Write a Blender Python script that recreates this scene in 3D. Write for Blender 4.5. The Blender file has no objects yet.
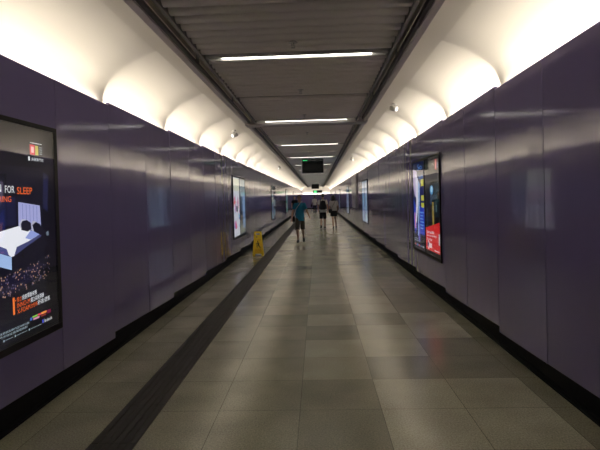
import bpy, bmesh, math, random
from mathutils import Vector, Matrix
random.seed(7)
S = bpy.context.scene
COL = S.collection
PI = math.pi

# ------------------------------------------------------------------ helpers
def lin(c):
    def f(v):
        v /= 255.0
        return v / 12.92 if v <= 0.04045 else ((v + 0.055) / 1.055) ** 2.4
    return (f(c[0]), f(c[1]), f(c[2]), 1.0)

def mat(name, col, rough=0.5, metal=0.0, spec=0.5, bump=None, emit=None, estr=1.0, coat=0.0):
    m = bpy.data.materials.new(name); m.use_nodes = True
    nt = m.node_tree; b = nt.nodes['Principled BSDF']
    b.inputs['Base Color'].default_value = (col[0], col[1], col[2], 1)
    b.inputs['Roughness'].default_value = rough
    b.inputs['Metallic'].default_value = metal
    b.inputs['Specular IOR Level'].default_value = spec
    b.inputs['Coat Weight'].default_value = coat
    if emit:
        b.inputs['Emission Color'].default_value = (emit[0], emit[1], emit[2], 1)
        b.inputs['Emission Strength'].default_value = estr
    if bump:
        scale, strength, dist = bump
        tc = nt.nodes.new('ShaderNodeTexCoord'); n = nt.nodes.new('ShaderNodeTexNoise')
        n.inputs['Scale'].default_value = scale; n.inputs['Detail'].default_value = 2
        bp = nt.nodes.new('ShaderNodeBump'); bp.inputs['Strength'].default_value = strength
        bp.inputs['Distance'].default_value = dist
        nt.links.new(tc.outputs['Object'], n.inputs['Vector'])
        nt.links.new(n.outputs['Fac'], bp.inputs['Height'])
        nt.links.new(bp.outputs['Normal'], b.inputs['Normal'])
    return m

def mesh_obj(name, bm, m=None, parent=None, smooth=False):
    me = bpy.data.meshes.new(name)
    bmesh.ops.recalc_face_normals(bm, faces=bm.faces[:])
    bm.to_mesh(me); bm.free()
    if m: me.materials.append(m)
    if smooth:
        for p in me.polygons: p.use_smooth = True
    o = bpy.data.objects.new(name, me); COL.objects.link(o)
    if parent: o.parent = parent
    return o

def box(bm, x0, x1, y0, y1, z0, z1):
    vs = [bm.verts.new((x, y, z)) for x in (x0, x1) for y in (y0, y1) for z in (z0, z1)]
    for f in ((0,1,3,2),(4,6,7,5),(0,4,5,1),(2,3,7,6),(0,2,6,4),(1,5,7,3)):
        bm.faces.new([vs[i] for i in f])
    return vs

def prism(bm, prof, y0, y1):
    """closed outline of (x,z) extruded along y"""
    a = [bm.verts.new((x, y0, z)) for x, z in prof]; b = [bm.verts.new((x, y1, z)) for x, z in prof]
    n = len(prof)
    for i in range(n):
        j = (i + 1) % n; bm.faces.new((a[i], a[j], b[j], b[i]))
    bm.faces.new(a); bm.faces.new(b[::-1])

def slab(bm, pts, y0, y1):
    """closed outline of (x,z) given thickness along y"""
    prism(bm, pts, y0, y1)

def tube(bm, p0, p1, r0, r1=None, n=12, caps=True, ball=False):
    r1 = r0 if r1 is None else r1
    p0 = Vector(p0); p1 = Vector(p1); d = (p1 - p0).normalized()
    a = d.orthogonal().normalized(); b = d.cross(a)
    rings = [(p0, r0), (p1, r1)]
    if ball:
        k = 4; rings = []
        for i in range(1, k): t = i / k * PI / 2; rings.append((p0 - d * r0 * math.cos(t), r0 * math.sin(t)))
        rings += [(p0, r0), (p1, r1)]
        for i in range(k - 1, 0, -1): t = i / k * PI / 2; rings.append((p1 + d * r1 * math.cos(t), r1 * math.sin(t)))
    L = []
    for c, r in rings:
        L.append([bm.verts.new(c + (a * math.cos(2*PI*i/n) + b * math.sin(2*PI*i/n)) * r) for i in range(n)])
    for q, w in zip(L, L[1:]):
        for i in range(n):
            j = (i + 1) % n; bm.faces.new((q[i], q[j], w[j], w[i]))
    if caps: bm.faces.new(L[0][::-1]); bm.faces.new(L[-1])

def ellipsoid(bm, c, rx, ry, rz, n=14, m=9, rot=None):
    c = Vector(c); rings = []
    for j in range(1, m):
        t = PI * j / m
        ring = []
        for i in range(n):
            v = Vector((rx*math.sin(t)*math.cos(2*PI*i/n), ry*math.sin(t)*math.sin(2*PI*i/n), rz*math.cos(t)))
            if rot: v = rot @ v
            ring.append(bm.verts.new(c + v))
        rings.append(ring)
    up = Vector((0,0,rz)); up = rot @ up if rot else up
    top = bm.verts.new(c + up); bot = bm.verts.new(c - up)
    for i in range(n):
        j = (i+1) % n
        bm.faces.new((top, rings[0][i], rings[0][j])); bm.faces.new((bot, rings[-1][j], rings[-1][i]))
        for q, w in zip(rings, rings[1:]): bm.faces.new((q[i], w[i], w[j], q[j]))

def loft(bm, secs, n=18):
    """secs: (cx, cy, z, rx, ry) ellipses joined upward, closed"""
    L = [[bm.verts.new((cx + rx*math.cos(2*PI*i/n), cy + ry*math.sin(2*PI*i/n), z)) for i in range(n)] for cx, cy, z, rx, ry in secs]
    for q, w in zip(L, L[1:]):
        for i in range(n):
            j = (i+1) % n; bm.faces.new((q[i], q[j], w[j], w[i]))
    bm.faces.new(L[0][::-1]); bm.faces.new(L[-1])

def empty(name, loc, label, cat, group=None, rz=0.0):
    o = bpy.data.objects.new(name, None); COL.objects.link(o); o.empty_display_size = 0.1
    o.location = loc; o.rotation_euler = (0, 0, rz); o['label'] = label; o['category'] = cat
    if group: o['group'] = group
    return o

def tag(o, label, cat, group=None):
    o['label'] = label; o['category'] = cat
    if group: o['group'] = group
    return o

def struct(o):
    o['kind'] = 'structure'; return o

def dup(root, loc, label, group=None):
    r = root.copy(); COL.objects.link(r); r.location = loc; r['label'] = label
    if group: r['group'] = group
    for ch in list(root.children):
        c = ch.copy(); COL.objects.link(c); c.parent = r
        for g in list(ch.children):
            d = g.copy(); COL.objects.link(d); d.parent = c
    return r

def bake(name, src, m, parent, smooth=True):
    """turn a modified or text object into a plain mesh object"""
    dg = bpy.context.evaluated_depsgraph_get()
    me = bpy.data.meshes.new_from_object(src.evaluated_get(dg))
    me.name = name
    me.materials.clear(); me.materials.append(m)
    if smooth:
        for p in me.polygons: p.use_smooth = True
    old = src.data
    bpy.data.objects.remove(src)
    o = bpy.data.objects.new(name, me); COL.objects.link(o); o.parent = parent
    return o

def text(name, s, m, parent, loc, width, height, rotz=0.0, shear=0.0, ext=0.001, slope=0.0):
    """lettering standing in the XZ plane, facing -Y, fitted to width x height, lower left at loc"""
    cu = bpy.data.curves.new('t', 'FONT'); cu.body = s; cu.size = 1.0; cu.resolution_u = 3; cu.extrude = 0.0
    t = bpy.data.objects.new('t', cu); COL.objects.link(t)
    o = bake(name, t, m, parent, False)
    vs = o.data.vertices
    if len(vs):
        x0 = min(v.co.x for v in vs); x1 = max(v.co.x for v in vs); y0 = min(v.co.y for v in vs); y1 = max(v.co.y for v in vs)
        for v in vs:
            u = (v.co.x - x0) / max(x1 - x0, 1e-6) * width; w = (v.co.y - y0) / max(y1 - y0, 1e-6) * height
            v.co = (u + shear * w, 0.0, w + slope * u)
    o.location = loc
    return o

# ------------------------------------------------------------------ materials
M = {}
def make_wall_mat():
    m = mat('purple_enamel_panel', (0.152, 0.128, 0.285), 0.10, 0.0, 0.48)
    nt = m.node_tree; b = nt.nodes['Principled BSDF']
    tc = nt.nodes.new('ShaderNodeTexCoord'); mp = nt.nodes.new('ShaderNodeMapping')
    mp.inputs['Scale'].default_value = (1.0, 2.2, 0.35)
    n = nt.nodes.new('ShaderNodeTexNoise'); n.inputs['Scale'].default_value = 1.6; n.inputs['Detail'].default_value = 1.5
    bp = nt.nodes.new('ShaderNodeBump'); bp.inputs['Strength'].default_value = 0.30; bp.inputs['Distance'].default_value = 0.02
    nt.links.new(tc.outputs['Object'], mp.inputs['Vector']); nt.links.new(mp.outputs['Vector'], n.inputs['Vector'])
    nt.links.new(n.outputs['Fac'], bp.inputs['Height']); nt.links.new(bp.outputs['Normal'], b.inputs['Normal'])
    return m
M['wall'] = make_wall_mat()
M['plinth'] = mat('black_plinth', (0.006, 0.006, 0.007), 0.7, 0, 0.15)
M['rail'] = mat('dark_metal_rail', (0.05, 0.05, 0.048), 0.35, 0.6)
M['cove'] = mat('cream_plaster', (0.80, 0.765, 0.70), 0.8, 0, 0.2, bump=(2.0, 0.05, 0.01))
M['slat'] = mat('taupe_baffle', (0.84, 0.81, 0.76), 0.42, 0, 0.5)
M['void'] = mat('dark_void', (0.02, 0.02, 0.02), 0.9, 0, 0.1)
M['trim'] = mat('mauve_grey_trim', (0.50, 0.46, 0.46), 0.4, 0.1, 0.4)
M['channel'] = mat('dark_channel', (0.19, 0.19, 0.18), 0.5, 0.1, 0.3)
M['track'] = mat('pale_track', (0.75, 0.70, 0.58), 0.4, 0.0)
M['housing'] = mat('white_housing', (0.45, 0.44, 0.42), 0.6)
M['black'] = mat('black_plastic', (0.012, 0.012, 0.013), 0.35)
M['frame'] = mat('black_metal_frame', (0.010, 0.010, 0.012), 0.55, 0.0, 0.2)
M['steel'] = mat('brushed_steel', (0.55, 0.55, 0.53), 0.3, 0.9)
M['white'] = mat('white_plastic', (0.8, 0.79, 0.75), 0.4)
M['lamp'] = mat('lamp_glow', (0.8, 0.8, 0.78), 0.5, emit=(1.0, 0.96, 0.86), estr=7.0)
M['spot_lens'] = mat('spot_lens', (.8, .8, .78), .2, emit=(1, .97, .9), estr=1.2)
M['yellow'] = mat('yellow_plastic', (0.88, 0.61, 0.015), 0.45)
M['redprint'] = mat('red_print', (0.45, 0.03, 0.01), 0.6)
M['ink'] = mat('black_ink', (0.012, 0.012, 0.012), 0.6)
M['blueprint'] = mat('blue_print', (0.03, 0.06, 0.2), 0.6)
M['grate'] = mat('dark_grate', (0.034, 0.033, 0.031), 0.6, 0.0, 0.3)
M['palepanel'] = mat('pale_grey_panel', (0.42, 0.40, 0.43), 0.25)

def screen_mat():
    m = bpy.data.materials.new('backlit_print'); m.use_nodes = True
    nt = m.node_tree; b = nt.nodes['Principled BSDF']
    a = nt.nodes.new('ShaderNodeAttribute'); a.attribute_name = 'Col'
    b.inputs['Base Color'].default_value = (0.01, 0.01, 0.012, 1); b.inputs['Roughness'].default_value = 0.5
    b.inputs['Specular IOR Level'].default_value = 0.1
    nt.links.new(a.outputs['Color'], b.inputs['Emission Color']); b.inputs['Emission Strength'].default_value = 1.0
    return m
M['print'] = screen_mat()
def glow(name, rgb, s=1.0):
    c = lin(rgb); return mat(name, (0.01, 0.01, 0.01), 0.5, 0, 0.1, emit=c, estr=s)
M['t_white'] = glow('glow_white', (240, 245, 250)); M['t_orange'] = glow('glow_orange', (250, 110, 45))
M['t_grey'] = glow('glow_grey', (165, 185, 195)); M['t_red'] = glow('glow_red', (225, 40, 45))
M['t_yellow'] = glow('glow_yellow', (225, 215, 70)); M['t_blue'] = glow('glow_blue', (90, 150, 230))
M['t_green'] = glow('glow_green', (60, 225, 130), 1.4)

def glass_mat():
    m = bpy.data.materials.new('clear_glass_pane'); m.use_nodes = True
    nt = m.node_tree; nt.nodes.remove(nt.nodes['Principled BSDF'])
    out = nt.nodes['Material Output']; fr = nt.nodes.new('ShaderNodeFresnel'); fr.inputs['IOR'].default_value = 2.15
    t = nt.nodes.new('ShaderNodeBsdfTransparent'); g = nt.nodes.new('ShaderNodeBsdfGlossy'); g.inputs['Roughness'].default_value = 0.03
    mx = nt.nodes.new('ShaderNodeMixShader')
    ge = nt.nodes.new('ShaderNodeNewGeometry'); inv = nt.nodes.new('ShaderNodeMath'); inv.operation = 'SUBTRACT'; inv.inputs[0].default_value = 1.0
    mul = nt.nodes.new('ShaderNodeMath'); mul.operation = 'MULTIPLY'
    nt.links.new(ge.outputs['Backfacing'], inv.inputs[1]); nt.links.new(fr.outputs[0], mul.inputs[0]); nt.links.new(inv.outputs[0], mul.inputs[1])
    nt.links.new(mul.outputs[0], mx.inputs[0]); nt.links.new(t.outputs[0], mx.inputs[1]); nt.links.new(g.outputs[0], mx.inputs[2])
    nt.links.new(mx.outputs[0], out.inputs['Surface'])
    return m
M['glass'] = glass_mat()

def floor_mat():
    m = bpy.data.materials.new('granite_floor_tile'); m.use_nodes = True
    nt = m.node_tree; b = nt.nodes['Principled BSDF']; N = nt.nodes.new; L = nt.links.new
    at = N('ShaderNodeAttribute'); at.attribute_name = 'Col'
    tc = N('ShaderNodeTexCoord')
    n1 = N('ShaderNodeTexNoise'); n1.inputs['Scale'].default_value = 90; n1.inputs['Detail'].default_value = 3
    n2 = N('ShaderNodeTexNoise'); n2.inputs['Scale'].default_value = 2.2; n2.inputs['Detail'].default_value = 5
    r1 = N('ShaderNodeMapRange'); r1.inputs[1].default_value = 0.3; r1.inputs[2].default_value = 0.7; r1.inputs[3].default_value = 0.72; r1.inputs[4].default_value = 1.28
    r2 = N('ShaderNodeMapRange'); r2.inputs[1].default_value = 0.3; r2.inputs[2].default_value = 0.7; r2.inputs[3].default_value = 0.84; r2.inputs[4].default_value = 1.14
    mu = N('ShaderNodeMath'); mu.operation = 'MULTIPLY'
    mx = N('ShaderNodeMix'); mx.data_type = 'RGBA'; mx.blend_type = 'MULTIPLY'; mx.inputs[0].default_value = 1.0
    L(tc.outputs['Object'], n1.inputs['Vector']); L(tc.outputs['Object'], n2.inputs['Vector'])
    L(n1.outputs['Fac'], r1.inputs[0]); L(n2.outputs['Fac'], r2.inputs[0])
    L(r1.outputs[0], mu.inputs[0]); L(r2.outputs[0], mu.inputs[1])
    L(at.outputs['Color'], mx.inputs[6]); L(mu.outputs[0], mx.inputs[7])
    L(mx.outputs[2], b.inputs['Base Color'])
    b.inputs['Roughness'].default_value = 0.2
    bp = N('ShaderNodeBump'); bp.inputs['Strength'].default_value = 0.12; bp.inputs['Distance'].default_value = 0.002
    L(n1.outputs['Fac'], bp.inputs['Height']); L(bp.outputs['Normal'], b.inputs['Normal'])
    b.inputs['Specular IOR Level'].default_value = 0.5
    return m
M['floor'] = floor_mat()

# ------------------------------------------------------------------ dimensions (metres; camera at the origin looking along +Y)
XL, XR = -2.15, 1.82            # faces of the purple panels
PITCH = 2.1                     # length of one wall / cove module
Y0 = 5.05                       # a module joint
K0, K1 = -4, 30
YB = Y0 + PITCH * K0; YE = Y0 + PITCH * K1
CZ = 3.0                        # underside of the slatted ceiling

# ------------------------------------------------------------------ floor
def set_cols(o, fn):
    me = o.data; a = me.color_attributes.new('Col', 'FLOAT_COLOR', 'CORNER')
    for p in me.polygons:
        c = fn(p)
        for li in p.loop_indices: a.data[li].color = c

bm = bmesh.new()
cols = [(-2.2, -1.945), (-1.945, -1.5), (-1.2, -0.76), (-0.76, -0.165), (-0.165, 0.427), (0.427, 1.032), (1.032, 1.636), (1.636, 1.93)]
RY = 0.585; RB = 3.555
G = 0.0022
tones = []
special = {(4,-1):.76,(4,0):.80,(4,1):1.1,(4,2):1.22,(4,3):.78,(4,4):1.2,(4,5):.92,
           (5,-1):1.24,(5,0):1.22,(5,1):.74,(5,2):1.42,(5,3):1.34,(5,4):.86,(5,5):1.2,(5,6):1.25,
           (6,-1):1.2,(6,0):1.14,(6,1):.76,(6,2):.76,(6,3):1.34,(6,4):1.30,(6,5):.9,
           (2,-1):.88,(2,0):.86,(2,1):.90,(3,-1):.88,(3,0):.86,(3,1):.90,(3,2):.95,(7,-1):.7,(7,0):.7,(7,1):.7,(7,2):.7}
for ci, (a, b) in enumerate(cols):
    k = -10
    while RB + k * RY < YE:
        y0 = RB + k * RY; y1 = min(y0 + RY, YE)
        vs = [bm.verts.new(v) for v in ((a+G, y0+G, 0), (b-G, y0+G, 0), (b-G, y1-G, 0), (a+G, y1-G, 0))]
        bm.faces.new(vs)
        t = special.get((ci, k), random.choice((.82, .9, .96, 1.0, 1.05, 1.15)) * random.uniform(.96, 1.04))
        if ci in (0, 7): t = t * 0.35 + 0.5
        if ci == 1: t = t * 0.4 + 0.42
        tones.append(t); k += 1
nfl = len(tones)
bm.faces.new([bm.verts.new(v) for v in ((-2.3, YB-2, -.003), (2.0, YB-2, -.003), (2.0, YE, -.003), (-2.3, YE, -.003))])
tones.append(0.38)
fl = struct(mesh_obj('floor', bm, M['floor']))
fbase = (0.355, 0.352, 0.255)
def ftone(p):
    t = tones[p.index]; return (fbase[0]*t, fbase[1]*t, fbase[2]*t, 1)
set_cols(fl, ftone)

bm = bmesh.new()
y = YB
while y < YE - 0.1:
    for i in range(6):
        x = -1.498 + i * 0.0497
        box(bm, x, x + 0.0437, y + 0.003, min(y + 0.5827, YE), -0.012, 0.002)
    y += RY
o = tag(mesh_obj('floor_grating', bm, M['grate']), 'long dark grooved drain strip running down the left side of the tiled floor', 'grating')

# ------------------------------------------------------------------ walls, plinths
def wall(side, name, bname, ztop, zb):
    s = 1 if side > 0 else -1
    X = XR if s > 0 else XL
    bm = bmesh.new(); rnd = random.Random(11 + s)
    for k in range(K0, K1):
        for h in (0, 1):
            y0 = Y0 + PITCH * k + h * PITCH / 2; y1 = y0 + PITCH / 2 - 0.006
            f0 = h / 2; f1 = (h + 1) / 2
            vs = box(bm, X, X + s * 0.03, y0, y1, 0, 1)
            tl = [rnd.uniform(-.002, .002) for _ in range(3)]
            for v in vs:
                f = (f0 if abs(v.co.y - y0) < 1e-4 else f1)
                top = v.co.z > .5
                v.co.z = (ztop + .012 - .028 * f) if top else (zb + .03 - .062 * f)
                if abs(v.co.x - X) < 1e-4:
                    v.co.x += tl[0] * (1 if top else -1) + tl[1] * (1 if f == f1 else -1)
    bmesh.ops.bevel(bm, geom=[e for e in bm.edges], offset=0.002, segments=1, affect='EDGES')
    struct(mesh_obj(name, bm, M['wall']))
    bm = bmesh.new()
    a, b = X + s * .032, X + s * .2
    box(bm, min(a, b), max(a, b), YB, YE, 0.0, 2.42)
    a, b = X + s * .005, X + s * .03
    box(bm, min(a, b), max(a, b), YB, YE, 0.0, 0.028)
    a, b = X - s * .012, X + s * .0
    box(bm, min(a, b), max(a, b), YB, YE, 0.0, 0.012)
    struct(mesh_obj(bname, bm, M['plinth']))
wall(-1, 'wall_left', 'baseboard_left', 2.585, 0.165)
wall(1, 'wall_right', 'baseboard_right', 2.615, 0.16)

# ------------------------------------------------------------------ curved coves
prof = [(-.035, 2.44), (-.11, 2.44), (-.115, 2.56), (-.11, 2.66), (-.09, 2.745), (-.055, 2.815), (0.0, 2.875), (.075, 2.938),
        (.165, 2.998), (.27, 3.048), (.385, 3.094), (.50, 3.128), (.50, 3.128), (.86, 3.285)]
def cove(side, name):
    s = -1 if side > 0 else 1          # inward direction
    X = XR if side > 0 else XL
    n = len(prof)
    bm = bmesh.new()
    def nrm(i):
        a = prof[max(i-1, 0)]; b = prof[min(i+1, n-1)]
        dx, dz = b[0]-a[0], b[1]-a[1]; l = math.hypot(dx, dz); return (dz/l, -dx/l)   # towards the corridor
    for k in range(K0, K1):
        y0 = Y0 + PITCH*k; y1 = y0 + PITCH + .02
        steps = 8; outer = []; inner = []
        for j in range(steps + 1):
            f = j / steps; yy = y0 + (y1 - y0) * f; off = -.5 + f
            ro = []; ri = []
            for i, (px, pz) in enumerate(prof):
                w = 0.0 if i < 2 else (.085, .085, .085, .08, .075, .07, .062, .054, .044, .030, .028, .026)[i - 2]
                nx, nz = nrm(i)
                ri.append(bm.verts.new((X + s * (px + nx * off * w), yy, pz + nz * off * w)))
                ro.append(bm.verts.new((X + s * (px + nx * (off * w - .014)), yy, pz + nz * (off * w - .014))))
            inner.append(ri); outer.append(ro)
        for j in range(steps):
            for i in range(n - 1):
                if prof[i] == prof[i+1]: continue
                bm.faces.new((inner[j][i], inner[j][i+1], inner[j+1][i+1], inner[j+1][i]))
                bm.faces.new((outer[j][i], outer[j+1][i], outer[j+1][i+1], outer[j][i+1]))
        for j in (0, steps):
            for i in range(n - 1):
                if prof[i] == prof[i+1]: continue
                bm.faces.new((inner[j][i], outer[j][i], outer[j][i+1], inner[j][i+1]))
        for i in (0, n-1):
            for j in range(steps):
                bm.faces.new((inner[j][i], inner[j+1][i], outer[j+1][i], outer[j][i]))
    o = struct(mesh_obj(name, bm, M['cove'], smooth=True))
    # keep the crease between the curve and the sloped soffit sharp
    me = o.data
    for p in me.polygons: p.use_smooth = True
    try: me.set_sharp_from_angle(angle=math.radians(30))
    except Exception: pass
    # fluorescent battens behind the panel tops
    for k in range(K0, K1):
        l = bpy.data.lights.new('cove_light', 'AREA'); l.shape = 'RECTANGLE'
        l.size = 0.04; l.size_y = 1.9
        l.energy = COVE_W * (1.06 if side > 0 else 0.80); l.color = (1.0, 0.90, 0.745)
        lo = bpy.data.objects.new('cove_light', l); COL.objects.link(lo)
        lo.location = (X - s * .075, Y0 + PITCH*k + PITCH/2 + .02, LZ[side])
        lo.rotation_euler = (0, PI + s * math.radians(TILT), 0)
COVE_W = 14.0; LZ = {-1: 2.545, 1: 2.575}; TILT = 10
cove(-1, 'trim_1'); cove(1, 'trim_2')

# ------------------------------------------------------------------ flat slatted ceiling
SX0, SX1 = -1.115, 0.765
LIGHT_Y = [Y0 + PITCH * 2 * j for j in range(-2, 16)]
bm = bmesh.new()
hw = .058
for k in range(K0, K1):
    for i in range(12):
        yc = Y0 + PITCH * k + i * 0.175
        if i == 0 and k % 2 == 0: continue                  # a strip light sits here
        if i == 0:                                          # a plain seam between two sections
            box(bm, SX0, SX1, yc - .045, yc + .02, CZ + .05, CZ + .06); continue
        if k == 2 and i in (1, 2): continue
        pr = [(-hw, CZ + .062)] + [(-hw * math.cos(PI * t / 6), CZ + .048 - .043 * math.sin(PI * t / 6)) for t in range(0, 7)] + [(hw, CZ + .062)]
        a = [bm.verts.new((SX0, yc + u, z)) for u, z in pr]; b = [bm.verts.new((SX1, yc + u, z)) for u, z in pr]
        for q in range(len(pr) - 1): bm.faces.new((a[q], a[q+1], b[q+1], b[q]))
        bm.faces.new((a[-1], a[0], b[0], b[-1])); bm.faces.new(a); bm.faces.new(b)
ce = struct(mesh_obj('ceiling', bm, M['slat'], smooth=True))
try: ce.data.set_sharp_from_angle(angle=math.radians(40))
except Exception: pass
bm = bmesh.new(); box(bm, -1.62, 1.24, YB, YE, CZ + .34, CZ + .36)
struct(mesh_obj('ceiling', bm, M['void']))
bm = bmesh.new(); box(bm, SX0 - .04, SX1 + .04, YB, YE, CZ + .085, CZ + .095)
struct(mesh_obj('ceiling', bm, M['void']))
def channel(xo, xi, n1, n2, n3):
    s = 1 if xi > xo else -1
    bm = bmesh.new(); a, b = xo, xo + s * .065                # pale outer flange
    box(bm, min(a, b), max(a, b), YB, YE, CZ - .012, CZ + .30)
    o1 = struct(mesh_obj(n1, bm, M['trim']))
    bm = bmesh.new(); a, b = xo + s * .065, xi
    box(bm, min(a, b), max(a, b), YB, YE, CZ + .06, CZ + .07)
    a, b = xi - s * .03, xi; box(bm, min(a, b), max(a, b), YB, YE, CZ - .004, CZ + .09)
    a, b = xo + s * .065, xo + s * .10; box(bm, min(a, b), max(a, b), YB, YE, CZ + .01, CZ + .09)
    struct(mesh_obj(n2, bm, M['channel']))
    bm = bmesh.new()
    for k in range(K0, K1):
        xm = xo + s * .14
        box(bm, xm - .0045, xm + .0045, Y0 + PITCH*k + .12, Y0 + PITCH*(k+1) - .06, CZ - .002, CZ + .06)
    struct(mesh_obj(n3, bm, M['track']))
channel(-1.345, -1.125, 'trim_3', 'trim_4', 'trim_5')
channel(.985, .775, 'trim_6', 'trim_7', 'trim_8')
bm = bmesh.new(); box(bm, -1.35, .99, 9.36, 9.72, CZ - .03, CZ + .05)
struct(mesh_obj('trim_9', bm, M['trim']))

# strip lights
def strip_light():
    r = empty('ceiling_light', (0, 0, CZ), '', 'light', 'strip lights across the ceiling')
    bm = bmesh.new()
    box(bm, SX0 + .01, SX1 - .01, -.06, .06, .045, .0855); box(bm, SX0 + .01, SX1 - .01, -.06, -.048, .0, .06); box(bm, SX0 + .01, SX1 - .01, .048, .06, .0, .06)
    box(bm, SX0 + .01, SX0 + .02, -.06, .06, 0, .06); box(bm, SX1 - .02, SX1 - .01, -.06, .06, 0, .06)
    mesh_obj('housing', bm, M['housing'], r)
    bm = bmesh.new(); tube(bm, (-.94, 0, .022), (.59, 0, .022), .022, n=12)
    mesh_obj('tube', bm, M['lamp'], r, True)
    for a, b in ((SX0 + .02, -.94), (.59, SX1 - .02)):
        bm = bmesh.new(); tube(bm, (a, 0, .022), (b, 0, .022), .014, n=8); mesh_obj('lamp_holder', bm, M['white'], r, True)
    return r
ords = ['', '', 'nearest', 'second', 'third', 'fourth', 'fifth', 'sixth', 'seventh', 'eighth', 'ninth', 'tenth', 'eleventh', 'twelfth', 'thirteenth', 'fourteenth', 'fifteenth', 'sixteenth']
proto = None
for j, yy in enumerate(LIGHT_Y):
    if j < 2:
        lab = 'white strip light across the ceiling %s the camera' % ('over and just behind' if j == 1 else 'farther behind')
    elif j == 2: lab = 'white strip light across the slatted ceiling, nearest of the row ahead'
    else: lab = 'white strip light across the ceiling, %s counted from the camera' % ords[j]
    if proto is None:
        proto = strip_light(); proto.location = (0, yy, CZ); proto['label'] = lab
    else: dup(proto, (0, yy, CZ), lab)

# sprinklers
def sprinkler():
    r = empty('sprinkler', (0, 0, 0), '', 'sprinkler', 'sprinkler heads along the ceiling')
    bm = bmesh.new(); tube(bm, (0,0,.0), (0,0,.012), .045, .03, n=16); mesh_obj('escutcheon', bm, M['steel'], r, True)
    bm = bmesh.new(); tube(bm, (0,0,-.03), (0,0,.0), .009, n=8)
    for sx in (-1, 1): tube(bm, (sx*.012,0,-.002), (sx*.016,0,-.03), .003, n=6); tube(bm, (sx*.016,0,-.03), (0,0,-.048), .003, n=6)
    mesh_obj('frame_arm', bm, M['steel'], r, True)
    bm = bmesh.new(); tube(bm, (0,0,-.05), (0,0,-.046), .020, n=12); mesh_obj('deflector', bm, M['steel'], r, True)
    return r
sl = ['sprinkler head on the slats just before the nearest strip light', 'sprinkler head on the slats just before the first ceiling seam',
      'sprinkler head on the ceiling just before the second strip light', 'sprinkler head on the ceiling just before the second ceiling seam',
      'sprinkler head on the ceiling just before the third strip light', 'sprinkler head on the ceiling just beyond the third strip light']
sp = None
for j, lab in enumerate(sl):
    p = (-.19, [4.61, 6.63, 8.65, 10.95, 13.1, 15.1][j], CZ - .012 + .017)
    if sp is None: sp = sprinkler(); sp.location = p; sp['label'] = lab
    else: dup(sp, p, lab)

# small spot fittings on the coves
def cove_spot(loc, s, lab):
    r = empty('spot_fitting', loc, lab, 'spotlight', 'small spot fittings on the coves')
    bm = bmesh.new(); tube(bm, (0,0,.045), (0,0,.0), .055, .05, n=16); mesh_obj('base', bm, M['white'], r, True)
    bm = bmesh.new(); tube(bm, (0,0,.0), (s*.02,-.01,-.05), .012, n=8); mesh_obj('arm', bm, M['steel'], r, True)
    bm = bmesh.new(); tube(bm, (s*.06,.03,-.05), (s*-.02,-.06,-.085), .042, .05, n=14); mesh_obj('head', bm, M['white'], r, True)
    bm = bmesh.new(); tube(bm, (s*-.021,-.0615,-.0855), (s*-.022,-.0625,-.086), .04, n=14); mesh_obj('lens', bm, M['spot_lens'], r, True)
    bm = bmesh.new(); tube(bm, (s*.02,.22,.0), (s*.02,.22,-.03), .016, n=8); mesh_obj('sensor', bm, M['black'], r, True)
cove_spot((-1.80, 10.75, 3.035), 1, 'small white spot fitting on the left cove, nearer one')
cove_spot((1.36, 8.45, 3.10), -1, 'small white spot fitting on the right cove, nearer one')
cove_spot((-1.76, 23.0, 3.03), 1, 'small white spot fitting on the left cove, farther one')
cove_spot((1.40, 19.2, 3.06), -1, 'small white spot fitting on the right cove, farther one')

# end wall
bm = bmesh.new()
x = XL
while x < XR - .01:
    box(bm, x + .003, min(x + .99, XR), YE - .25, YE - .2, .12, 2.02); x += .9925
struct(mesh_obj('wall_back', bm, M['wall']))
bm = bmesh.new(); box(bm, XL - .1, XR + .1, YE - .02, YE + .02, 0, 3.4)
struct(mesh_obj('wall_back', bm, M['cove']))
bm = bmesh.new(); box(bm, XL, XR, YE - .2, YE - .15, 0, .12)
struct(mesh_obj('baseboard_back', bm, M['plinth']))
l = bpy.data.lights.new('cove_light', 'AREA'); l.shape = 'RECTANGLE'; l.size = 3.6; l.size_y = .04; l.energy = 45; l.color = (1, .92, .8)
lo = bpy.data.objects.new('cove_light', l); COL.objects.link(lo); lo.location = (-.16, YE - .11, 1.95); lo.rotation_euler = (PI, 0, 0)

# ------------------------------------------------------------------ advertising light boxes
W, HB, ZB = 2.10, 1.64, .53
SCR = [(.055, 1.02), (1.08, 2.045)]; SV = (.055, 1.60)
def picture(scr, polys, name='picture'):
    """polys: (outline of (u,v), (r,g,b), layer)"""
    bm = bmesh.new(); cs = []
    for pts, rgb, lay in polys:
        f = bm.faces.new([bm.verts.new((u, -.0095 - .0005 * lay, v)) for u, v in pts]); cs.append(lin(rgb) if max(rgb) <= 255 else tuple(c / 255 * 1.0 for c in rgb) + (1,))
    me = bpy.data.meshes.new(name); bm.to_mesh(me); bm.free(); me.materials.append(M['print'])
    a = me.color_attributes.new('Col', 'FLOAT_COLOR', 'CORNER')
    for p, c in zip(me.polygons, cs):
        for li in p.loop_indices: a.data[li].color = c
    o = bpy.data.objects.new(name, me); COL.objects.link(o); o.parent = scr
    return o
def rect(u0, v0, u1, v1): return [(u0, v0), (u1, v0), (u1, v1), (u0, v1)]
def disc(u, v, r, n=7, ry=None): return [(u + r*math.cos(2*PI*i/n), v + (ry or r)*math.sin(2*PI*i/n)) for i in range(n)]

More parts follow.
